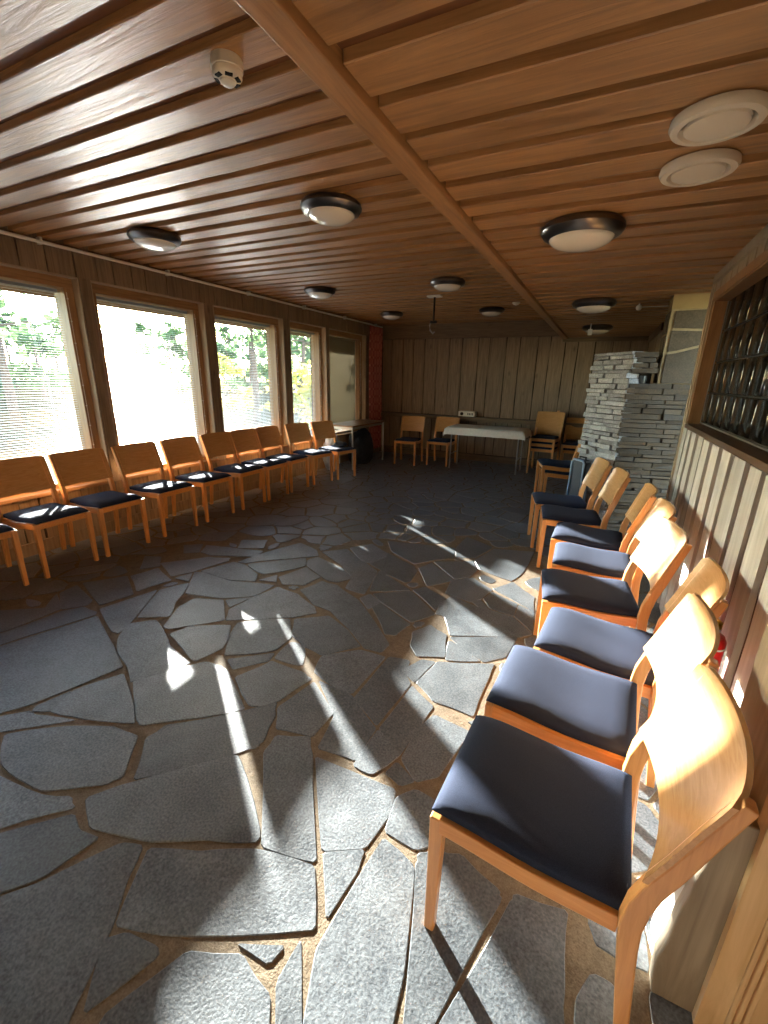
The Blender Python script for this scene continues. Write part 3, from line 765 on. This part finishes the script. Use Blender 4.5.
# ================================================================== CHAIRS
def chair_proto(name, label):
    t = thing(name, label, 'chair')
    prof = lambda x: .424 + .006*math.cos((x-.23)/.46*math.pi) - .010*math.exp(-((x+.02)/.13)**2)   # seat line, front +x
    # cushion
    xs_ = [-.225,-.218,-.20,-.15,-.09,-.03,.03,.09,.14,.18,.205,.222,.232]; ys_ = [-.19,-.186,-.172,-.13,-.065,0,.065,.13,.172,.186,.19]
    nx, ny = len(xs_), len(ys_); vs_ = []; fs = []
    for lay in (1, 0):
        for x in xs_:
            u = (x-.0035)/.2285; ed = max(0, 1-abs(u)**9)
            for y in ys_:
                ew = max(0, 1-abs(y/.19)**9); e = math.sqrt(ed*ew)
                wf = .012*max(0, (x-.12)/.11)**2
                vs_.append((x, y, prof(x)+.003 + (.012+.026*e-wf*.8 if lay else .0)))
    o2 = nx*ny
    for i in range(nx-1):
        for j in range(ny-1):
            a = i*ny+j; fs += [(a, a+ny, a+ny+1, a+1), (o2+a, o2+a+1, o2+a+ny+1, o2+a+ny)]
    ring = [i*ny for i in range(nx)]+[(nx-1)*ny+j for j in range(1, ny)]+[i*ny+ny-1 for i in range(nx-2, -1, -1)]+[j for j in range(ny-2, 0, -1)]
    for k in range(len(ring)):
        a, b = ring[k], ring[(k+1) % len(ring)]; fs.append((a, b, o2+b, o2+a))
    MB().add(vs_, fs).build('seat', M_FABRIC, t, smooth=50)
    # side rails follow the seat line
    xr = [-.205+.41*i/12 for i in range(13)]
    for s in (-1, 1):
        pl = [(x, prof(x)-.046) for x in xr]+[(x, prof(x)+.002) for x in xr[::-1]]
        y0, y1 = (.182, .204) if s > 0 else (-.204, -.182)
        MB().prism(pl, y0, y1, 'y').build('side_rail', M_BEECHX, t, bevel=.003)
    MB().box(.192, .214, -.18, .18, .38, .424).build('front_rail', M_BEECHX, t, bevel=.003)
    MB().box(-.212, -.192, -.18, .18, .37, .412).build('rear_rail', M_BEECHX, t, bevel=.003)
    for s in (-1, 1):
        a, b = (.168, .204) if s > 0 else (-.204, -.168)
        mb = MB(); m_ = (a+b)/2
        mb.add([(.2,m_-.014,0),(.228,m_-.014,0),(.228,m_+.014,0),(.2,m_+.014,0),(.192,a,.426),(.231,a,.426),(.231,b,.426),(.192,b,.426)],
               [(3,2,1,0),(4,5,6,7),(0,1,5,4),(1,2,6,5),(2,3,7,6),(3,0,4,7)])
        mb.build('leg', M_BEECH, t, bevel=.004)
    # rear leg and back post in one bent piece
    cl_ = [(-.270,0,.028),(-.252,.15,.031),(-.237,.28,.036),(-.227,.37,.040),(-.223,.43,.043),(-.229,.49,.042),(-.243,.545,.038),(-.270,.62,.034),(-.302,.72,.030),(-.338,.825,.024)]
    def side(sgn):
        out = []
        for i, (x, z, th) in enumerate(cl_):
            x0, z0, _ = cl_[max(0, i-1)]; x1, z1, _ = cl_[min(len(cl_)-1, i+1)]
            l = math.hypot(x1-x0, z1-z0); nx_, nz_ = (z1-z0)/l, -(x1-x0)/l
            out.append((x+sgn*nx_*th/2, z+sgn*nz_*th/2))
        return out
    fr, bk = side(1), side(-1)
    for s in (-1, 1):
        a, b = (.19, .222) if s > 0 else (-.222, -.19)
        MB().prism(bk[::-1]+fr, a, b, 'y').build('leg', M_BEECH, t, bevel=.004)
    # bent plywood back, on the front of the posts
    def fx(z):
        for (x0, z0), (x1, z1) in zip(fr[:-1], fr[1:]):
            if z0 <= z <= z1: return x0+(x1-x0)*(z-z0)/(z1-z0)
        return fr[-1][0]
    nu, nv = 16, 8; vs_ = []; fs = []
    for lay in (0, 1):
        for j in range(nv+1):
            for i in range(nu+1):
                v = -1+2*i/nu
                zt = .832-.014*max(0, abs(v)-.86)/.14; zb_ = .562+.006*max(0, abs(v)-.86)/.14
                z = zb_+(zt-zb_)*j/nv; sag = .042*(1-v*v)**.9 if abs(v) < 1 else 0
                zc = min(max(z, .5), .8); x = fx(zc)-(z-zc)*.33 - sag + (.0115 if lay else .001)
                vs_.append((x, v*.224, z))
    o2 = (nu+1)*(nv+1)
    for j in range(nv):
        for i in range(nu):
            a = j*(nu+1)+i; fs += [(a, a+1, a+nu+2, a+nu+1), (o2+a, o2+a+nu+1, o2+a+nu+2, o2+a+1)]
    ring = list(range(nu+1))+[j*(nu+1)+nu for j in range(1, nv+1)]+[nv*(nu+1)+i for i in range(nu-1, -1, -1)]+[j*(nu+1) for j in range(nv-1, 0, -1)]
    for k in range(len(ring)):
        a, b = ring[k], ring[(k+1) % len(ring)]; fs.append((a, b, o2+b, o2+a))
    MB().add(vs_, fs).build('backrest', M_PLY, t, smooth=40)
    return t
GR = 'beech chairs with navy seats in the right row'
chair0 = chair_proto('beech_chair', 'nearest beech chair with navy seat, at the bottom right')
def put(fx_, fy_, deg, label, group, z=0):
    """front-edge midpoint and the direction the chair faces"""
    a = R(deg); loc = (fx_-.231*math.cos(a), fy_-.231*math.sin(a), z)
    if not put.used:
        put.used = True; chair0.location = loc; chair0.rotation_euler = (0, 0, a); chair0['label'] = label; chair0['group'] = group; return chair0
    return dup(chair0, loc, a, label, group)
put.used = False
ROW = [(-.232,1.01,177.2,'nearest beech chair with navy seat, at the bottom right of the picture'),
 (-.197,1.475,176,'second nearest beech chair of the right row, its navy seat mostly in the sun'),
 (-.092,1.892,175,'third beech chair of the right row, its back nearest the red canister'),
 (-.152,2.34,187.5,'fourth beech chair of the right row, counted from the camera'),
 (-.138,2.85,182,'fifth beech chair of the right row, counted from the camera'),
 (-.182,3.33,179,'sixth beech chair of the right row, a light strip on its seat edge'),
 (-.328,3.785,188.8,'seventh beech chair of the right row, in shade before the fireplace'),
 (-.455,4.22,193,'eighth beech chair of the right row, farthest of the chairs in the row')]
for x, y, d, lab in ROW: put(x, y, d, lab, GR)
GL = 'beech chairs with navy seats along the windows'
LROW = [(-3.575,1.245,0,'beech chair cut off by the left edge, only a leg and seat corner showing'),
 (-3.575,1.755,1,'first beech chair with its back in view under the leftmost window'),
 (-3.575,2.224,-1,'second beech chair under the windows, its back across the first window post'),
 (-3.575,2.775,0,'third beech chair under the windows, its back against the sun glare'),
 (-3.575,3.292,0,'fourth beech chair under the windows, before the right part of the second window'),
 (-3.575,3.82,0,'fifth beech chair under the windows, left one of the three touching'),
 (-3.575,4.275,0,'sixth beech chair under the windows, middle one of the three touching'),
 (-3.575,4.73,0,'seventh beech chair under the windows, right one of the three touching'),
 (-3.535,5.235,-11,'eighth beech chair under the windows, turned a little toward the camera'),
 (-3.41,5.70,-13,'ninth beech chair under the windows, last before the small table')]
for x, y, d, lab in LROW: put(x, y, d, lab, GL)
put(-3.085,7.17,-90+7,'beech chair against the far wall, left of the other one','beech chairs at the far wall')
put(-2.55,7.40,-90,'beech chair against the far wall, half behind the white table','beech chairs at the far wall')
for k in range(3): put(-.80+.003*k,7.60-.042*k,-90-4,'beech chair in the tall stack right of the white table, %s' % ['bottom one','middle one','top one'][k],'stacked beech chairs', z=k*.09)
for k in range(2): put(-.30,7.70-.042*k,-90-2,'beech chair in the stack half hidden by the fireplace, %s' % ['lower one','upper one'][k],'stacked beech chairs', z=k*.09)
for k in range(2): put(-.56-.04*k,5.75-.012*k,196,'beech chair in the pair stacked beside the dark suitcase, %s' % ['lower one','upper one'][k],'stacked beech chairs', z=k*.09)

# ================================================================== TABLES
t = thing('folding_table', 'narrow steel legged table under a white cloth at the far wall', 'table', (-1.71,7.58,0))
MB().box(-.63, .63, -.28, .28, .70, .725).build('tabletop', M_TABLE, t, bevel=.003)
for sx in (-1, 1):
    for sy in (-1, 1):
        MB().tube([(sx*.57, sy*.22, .70), (sx*.575, sy*.225, 0)], .0125, 10).build('leg', M_STEEL, t, smooth=40)
    MB().tube([(sx*.575, -.22, .25), (sx*.575, .22, .25)], .009, 8).build('stretcher', M_STEEL, t, smooth=40)
def cloth():
    mb = MB(); nx, ny = 44, 26; hx, hy, ov = .64, .29, .125; vs_ = []
    for j in range(ny+1):
        for i in range(nx+1):
            u, v = -1+2*i/nx, -1+2*j/ny; X, Y = u*(hx+ov), v*(hy+ov)
            ex, ey = max(0, abs(X)-hx), max(0, abs(Y)-hy)
            x = math.copysign(min(abs(X), hx)+.012*(ex > 0)+.15*ex+.02*(ey > 0)*(ex > 0), X); y = math.copysign(min(abs(Y), hy)+.012*(ey > 0)+.12*ey, Y)
            dz = -max(ex, ey)*1.0-(.35*min(ex, ey))
            if ey > 0: y += .008*math.sin(X*22)*ey/ov
            if ex > 0: x += .008*math.sin(Y*24)*ex/ov
            vs_.append((x, y, dz))
    fs = [(j*(nx+1)+i, j*(nx+1)+i+1, (j+1)*(nx+1)+i+1, (j+1)*(nx+1)+i) for j in range(ny) for i in range(nx)]
    n = len(vs_)
    vs2 = vs_+[(x*.998, y*.997, z-.0025) for x, y, z in vs_]
    fs += [tuple(n+k for k in f[::-1]) for f in fs]
    return mb.add(vs2, fs).mesh('tablecloth', M_CLOTH, True, fix=False)
link('tablecloth', cloth(), None, (-1.71,7.58,.7295), label='white cloth draped over the narrow far table', cat='tablecloth')
t = thing('side_table', 'brown topped table with steel legs in the far left corner', 'table', (-3.89,6.86,0))
MB().box(-.26, .26, -.60, .60, .715, .74).build('tabletop', M_TABLE, t, bevel=.003)
MB().box(-.22, .22, -.56, .56, .67, .715).build('apron', M_STEEL, t)
for sx in (-1, 1):
    for sy in (-1, 1): MB().tube([(sx*.235, sy*.575, .715), (sx*.235, sy*.575, 0)], .014, 10).build('leg', M_STEEL, t, smooth=40)
def lump(name, r, mat, loc, label, cat, seed, squash=(1,1,1), amp=.25):
    me = bpy.data.meshes.new(name); bm = bmesh.new(); bmesh.ops.create_icosphere(bm, subdivisions=4, radius=1)
    for v in bm.verts:
        d = v.co.copy(); k = 1+amp*noise.noise(d*1.7+Vector((seed, 0, 0)))+amp*.5*noise.noise(d*4.1+Vector((0, seed, 0)))+amp*.22*noise.noise(d*9+Vector((0, 0, seed)))
        c = d*k; v.co = (c.x*r*squash[0], c.y*r*squash[1], max(-.8, c.z)*r*squash[2]+.8*r*squash[2])
    bm.to_mesh(me); bm.free(); me.materials.append(mat)
    for p in me.polygons: p.use_smooth = True
    return link(name, me, None, loc, label=label, cat=cat)
lump('sack', .3, M_BAG, (-3.86,6.95,0), 'large black stuffed sack under the far left table', 'bag', 3.3, (.62,1.15,1.1))
lump('cloth_bundle', .1, M_BAGW, (-3.90,6.27,.12), 'pale blue bundle beside the black sack under the far left table', 'bundle', 8.1, (1.2,1.2,1.1))
bpy.data.objects['cloth_bundle'].location = (-3.96,6.12,0); bpy.data.objects['cloth_bundle'].scale = (1.2,1.2,3.1)
lump('cap', .09, M_NAVY, (-3.63,5.86,.462), 'dark cloth cap lying on the last window chair', 'cap', 5.2, (1.1,1.2,.45), .15)
# things on the ledge
t = thing('projector', 'white box projector on the ledge behind the far table', 'projector', (-2.27,8.25,.832))
MB().box(-.16, .16, -.075, .07, .012, .105).build('body', M_WHITE, t, bevel=.008)
MB().lathe([(.03, 0), (.03, .012), (.022, .012), (.02, .004), (0, .004)], (0,0,0), 20, 'x').build('lens', M_BLACK, t, smooth=40)
l_ = [c for c in t.children if c.name.startswith('lens')][0]; l_.rotation_euler = (0, 0, R(-90)); l_.location = (-.09, -.075, .06)
for s in (-1, 1): MB().box(s*.12-.012, s*.12+.012, -.05, .05, 0, .012).build('foot', M_BLACK, t)
for i in range(4): MB().box(.02+i*.03, .036+i*.03, -.0765, -.074, .04, .08).build('vent_slot', M_BLACK, t)
t = thing('wooden_box', 'small wooden box with a knob on the ledge above the chair stack', 'box', (-.66,8.25,.832))
MB().box(-.09, .09, -.05, .05, 0, .12).build('body', M_BEECH, t, bevel=.006)
MB().lathe([(0,0),(.016,0),(.013,.03),(.026,.05),(.024,.07),(0,.08)], (0,0,.12), 16).build('knob', M_BEECH, t, smooth=50)
# suitcase
t = thing('suitcase', 'dark navy upright suitcase with blue grey rim by the fireplace corner', 'suitcase', (-.09,4.655,0), R(-46))
MB().box(-.085, .085, -.05, .05, .04, .78).build('shell', M_NAVY, t, bevel=.03, seg=3)
MB().tube([(-.08,-.052,.06),(-.08,-.052,.75),(-.06,-.052,.775),(.06,-.052,.775),(.08,-.052,.75),(.08,-.052,.06),(-.08,-.052,.06)], .011, 8).build('rim', M_BLUEG, t, smooth=50)
MB().tube([(-.04,0,.77),(-.04,0,.80),(.04,0,.80),(.04,0,.77)], .009, 8).build('handle', M_BLACK, t, smooth=50)
for s in (-1, 1): MB().lathe([(0,-.012),(.024,-.012),(.024,.012),(0,.012)], (s*.06,.02,.024), 16, 'x').build('wheel', M_BLACK, t, smooth=40)
for s in (-1, 1): MB().box(s*.06-.01, s*.06+.01, -.04, -.02, 0, .045).build('foot', M_BLACK, t)
# red canister
t = thing('canister', 'red canister with a brass valve by the right wall behind the chairs', 'canister', (.49,1.80,.0))
MB().lathe([(0,0),(.044,0),(.05,.008),(.05,.50),(.05,.60),(.042,.618),(.016,.625),(0,.625)], (0,0,0), 24).build('body', M_RED, t, smooth=40)
MB().lathe([(.0504,.575),(.051,.576),(.051,.581),(.0504,.582)], (0,0,0), 24).build('band', M_WHITE, t, smooth=40)
v_ = MB().lathe([(0,.625),(.016,.625),(.016,.645),(.026,.65),(.026,.672),(.012,.682),(0,.685)], (0,0,0), 16).build('valve', M_BRASS, t, smooth=40)
MB().box(-.012, .012, -.012, .06, .668, .684).build('lever', M_BRASS, v_, bevel=.003)

# ================================================================== CEILING FITTINGS
def lamp_proto():
    t = thing('ceiling_lamp', '', 'lamp')
    MB().lathe([(0,0),(.17,0),(.182,-.012),(.185,-.03),(.172,-.05),(.145,-.062),(.14,-.058),(0,-.05)], (0,0,0), 48).build('metal_ring', M_NICKEL, t, smooth=35)
    prof_ = [(.144*math.cos(a), -.056-.052*math.sin(a)) for a in [i*math.pi/2/10 for i in range(11)]]
    MB().lathe([(p[0] if p[0] > 1e-4 else 0, p[1]) for p in prof_], (0,0,0), 48).build('glass_dome', M_OPAL, t, smooth=True)
    return t
lp = lamp_proto(); first = True
LAMPS = [(-3.2,2.56,HL,'ceiling lamp with dark metal ring above the second window'),
 (-1.64,2.57,HL,'ceiling lamp with dark metal ring left of the beam, nearest the camera'),
 (-3.2,4.74,HL,'ceiling lamp with dark metal ring above the fourth window'),
 (-3.2,6.74,HL,'ceiling lamp with dark metal ring near the red curtain'),
 (-1.645,4.82,HL,'ceiling lamp with dark metal ring beside the hanging bracket'),
 (-1.635,6.82,HL,'ceiling lamp with dark metal ring left of the far end of the beam'),
 (-.205,2.50,HR,'large looking ceiling lamp right of the beam, nearest the camera'),
 (-.2,4.68,HR,'ceiling lamp right of the beam, middle one of its row'),
 (-.2,6.68,HR,'ceiling lamp right of the beam, farthest of its row')]
for x, y, z, lab in LAMPS:
    if first: lp.location = (x, y, z); lp['label'] = lab; lp['group'] = 'round ceiling lamps'; first = False
    else: dup(lp, (x, y, z), 0, lab, 'round ceiling lamps')
t = thing('smoke_detector', 'white round smoke detector left of the beam', 'detector', (-1.285,1.385,HL))
MB().lathe([(0,0),(.05,0),(.052,-.004),(.052,-.03),(.05,-.032),(0,-.032)], (0,0,0), 32).build('base', M_VENT, t, smooth=40)
MB().lathe([(.048,-.032),(.048,-.046),(.042,-.054),(.026,-.058),(.026,-.062),(.02,-.068),(0,-.07)], (0,0,0), 32).build('cover', M_VENT, t, smooth=40)
for k in range(6):
    a = R(60*k+20); b_ = MB().box(.028, .0415, -.012, .012, -.0575, -.0535).build('slot', M_BLACK, t); b_.rotation_euler = (0, 0, a)
def vent(x, y, lab):
    t = thing('air_valve', lab, 'vent', (x, y, HR), group='round air valves in the right ceiling')
    MB().lathe([(.10,0),(.113,-.004),(.115,-.016),(.108,-.028),(.09,-.03),(.082,-.02),(.08,0)], (0,0,0), 48).build('rim', M_VENT, t, smooth=40)
    MB().lathe([(0,-.004),(.07,-.012),(.078,-.022),(.076,-.03),(.05,-.034),(0,-.036)], (0,0,0), 48).build('disc', M_VENT, t, smooth=40)
vent(.170,1.70,'round cream air valve in the right ceiling, nearer the camera'); vent(.175,2.015,'round cream air valve in the right ceiling, farther and smaller looking')
t = thing('projector_mount', 'empty projector bracket hanging from a white ceiling plate', 'bracket', (-2.07,5.6,HL))
MB().box(-.09, .09, -.045, .045, -.02, 0).build('plate', M_WHITE, t, bevel=.004)
MB().tube([(0,0,-.02),(0,0,-.30)], .012, 10).build('pole', M_BLACK, t, smooth=40)
MB().tube([(-.03,0,-.30),(-.05,0,-.34),(-.04,0,-.40),(.0,0,-.44),(.02,0,-.42)], .009, 8).build('hook', M_STEEL, t, smooth=40)
MB().box(-.04, .04, -.02, .02, -.32, -.29).build('clamp', M_BLACK, t, bevel=.004)
t = thing('ceiling_sensor', 'small white disc sensor between the lamps left of the beam end', 'sensor', (-1.22,6.42,HL))
MB().lathe([(0,0),(.05,0),(.05,-.012),(.03,-.03),(0,-.034)], (0,0,0), 24).build('cover', M_WHITE, t, smooth=40)
MB().lathe([(0,-.03),(.014,-.032),(.012,-.04),(0,-.042)], (0,0,0), 16).build('lens', M_OPAL, t, smooth=40)
t = thing('ceiling_sensor', 'tiny white box sensor hanging below the farthest lamp right of the beam', 'sensor', (-.27,6.42,HR))
MB().tube([(0,0,0),(0,0,-.07)], .006, 8).build('stem', M_WHITE, t, smooth=40)
MB().box(-.025, .025, -.02, .02, -.135, -.065).build('body', M_WHITE, t, bevel=.005)
t = thing('sprinkler', 'white ball shaped fitting with a thin cable under the right ceiling', 'fitting', (.175,4.98,HR))
MB().lathe([(0,-.06)]+[(.026*math.sin(a), -.034-.026*math.cos(a)) for a in [i*math.pi/8 for i in range(1, 8)]]+[(0,-.008)], (0,0,0), 20).build('ball', M_WHITE, t, smooth=True)
MB().tube([(0,0,-.01),(0,0,0)], .008, 8).build('stem', M_WHITE, t)
MB().tube([(.02,0,-.03),(.24,0,-.03),(.26,0,0)], .004, 8).build('cable', M_WHITE, t, smooth=40)

# ================================================================== OUTSIDE
g = MB().box(-120, -4.5, -60, 120, -.9, -.45).build('ground', M_GROUND, kind='structure'); tag(g, 'dry forest ground outside the windows')
ev = MB().box(-6.05, -4.3, -4, 12, 2.36, 2.42).box(-6.1, -6.0, -4, 12, 2.34, 2.5).build('roof_eave', M_ROOF, kind='structure'); tag(ev, 'roof eave outside above the windows')
def tree(x, y, h, seed, label, leaf=None, lean=0, crown0=.45, spread=1.0, ncl=260, name='pine_tree', r=.16):
    rr = random.Random(seed); t = thing(name, label, 'tree', (x, y, -.46), group='trees outside the windows')
    pts = [(lean*i/8*h*.1+rr.uniform(-.05, .05), rr.uniform(-.05, .05), h*i/8) for i in range(9)]
    MB().tube(pts, [r*(1-.75*i/8) for i in range(9)], 10).build('trunk', M_TRUNK, t, smooth=True)
    mb = MB(); fo = MB()
    for k in range(16):
        f = rr.uniform(crown0, .97); a = rr.uniform(0, 6.28); L_ = spread*(1.25-f)*h*.22+.3; b0 = Vector(pts[min(8, int(f*8))]); b0.z = f*h
        e = b0+Vector((math.cos(a)*L_, math.sin(a)*L_, L_*rr.uniform(-.1, .35)))
        mb.tube([b0, (b0+e)/2+Vector((0,0,.05)), e], [.03, .02, .008], 5)
        for q in range(ncl//16):
            c = b0.lerp(e, rr.uniform(.3, 1.05))+Vector((rr.gauss(0, .16), rr.gauss(0, .16), rr.gauss(0, .1)))*spread
            u = Vector((rr.gauss(0,1), rr.gauss(0,1), rr.gauss(0,1))).normalized(); w = u.orthogonal().normalized(); s_ = rr.uniform(.07, .17)*spread
            fo.add([c-u*s_, c+w*s_*.55, c+u*s_, c-w*s_*.55], [(0,1,2,3)])
    mb.build('branches', M_TRUNK, t); link('foliage', fo.mesh('foliage', leaf or M_LEAF, fix=False), t, kind='stuff')
tree(-13.5,5.3,9,1,'tall pine seen through the leftmost window, thick trunk near its middle', None, .2, .3)
tree(-15.5,5.0,8,2,'thin leaning pine seen left in the leftmost window', None, -.3, .3, r=.09)
tree(-18,8.0,9,3,'pine behind, in the right part of the leftmost window', None, .1, .25)
tree(-20,6.4,9,4,'farther pine in the middle of the leftmost window', None, 0, .25)
tree(-13,14.3,8,5,'pine in the left part of the third window', None, .1, .3)
tree(-12,15.2,9,6,'pine with straight trunk in the middle of the third window', None, 0, .3)
tree(-14,16.8,9,7,'pine in the right part of the third window', None, .2, .3)
tree(-10.5,14.2,8,8,'slim leaning pine in the narrow fourth window', None, .35, .25, r=.1)
tree(-13,18.8,9,9,'pine deep behind the narrow fourth window', None, 0, .25)
tree(-15,14.9,3.2,10,'yellow green birch low in the third window', M_LEAFY, 0, .15, 1.3, 500, 'birch_tree', .05)
tree(-9.5,12.6,2.6,11,'yellow green birch low in the narrow fourth window', M_LEAFY, 0, .15, 1.3, 500, 'birch_tree', .05)
for k in range(30):
    rr = random.Random(40+k); X = -30-rr.uniform(0, 26); Y = -X*(.18+1.35*k/29)+rr.uniform(-1.0, 1.0)
    w_ = 'leftmost' if k < 9 else 'second' if k < 16 else 'third' if k < 23 else 'narrow fourth'
    tree(X, Y, rr.uniform(.105, .135)*math.hypot(X, Y), 60+k, 'distant pine of the forest edge seen through the %s window' % w_, None, 0, .1, 1.9, 640, r=.16)
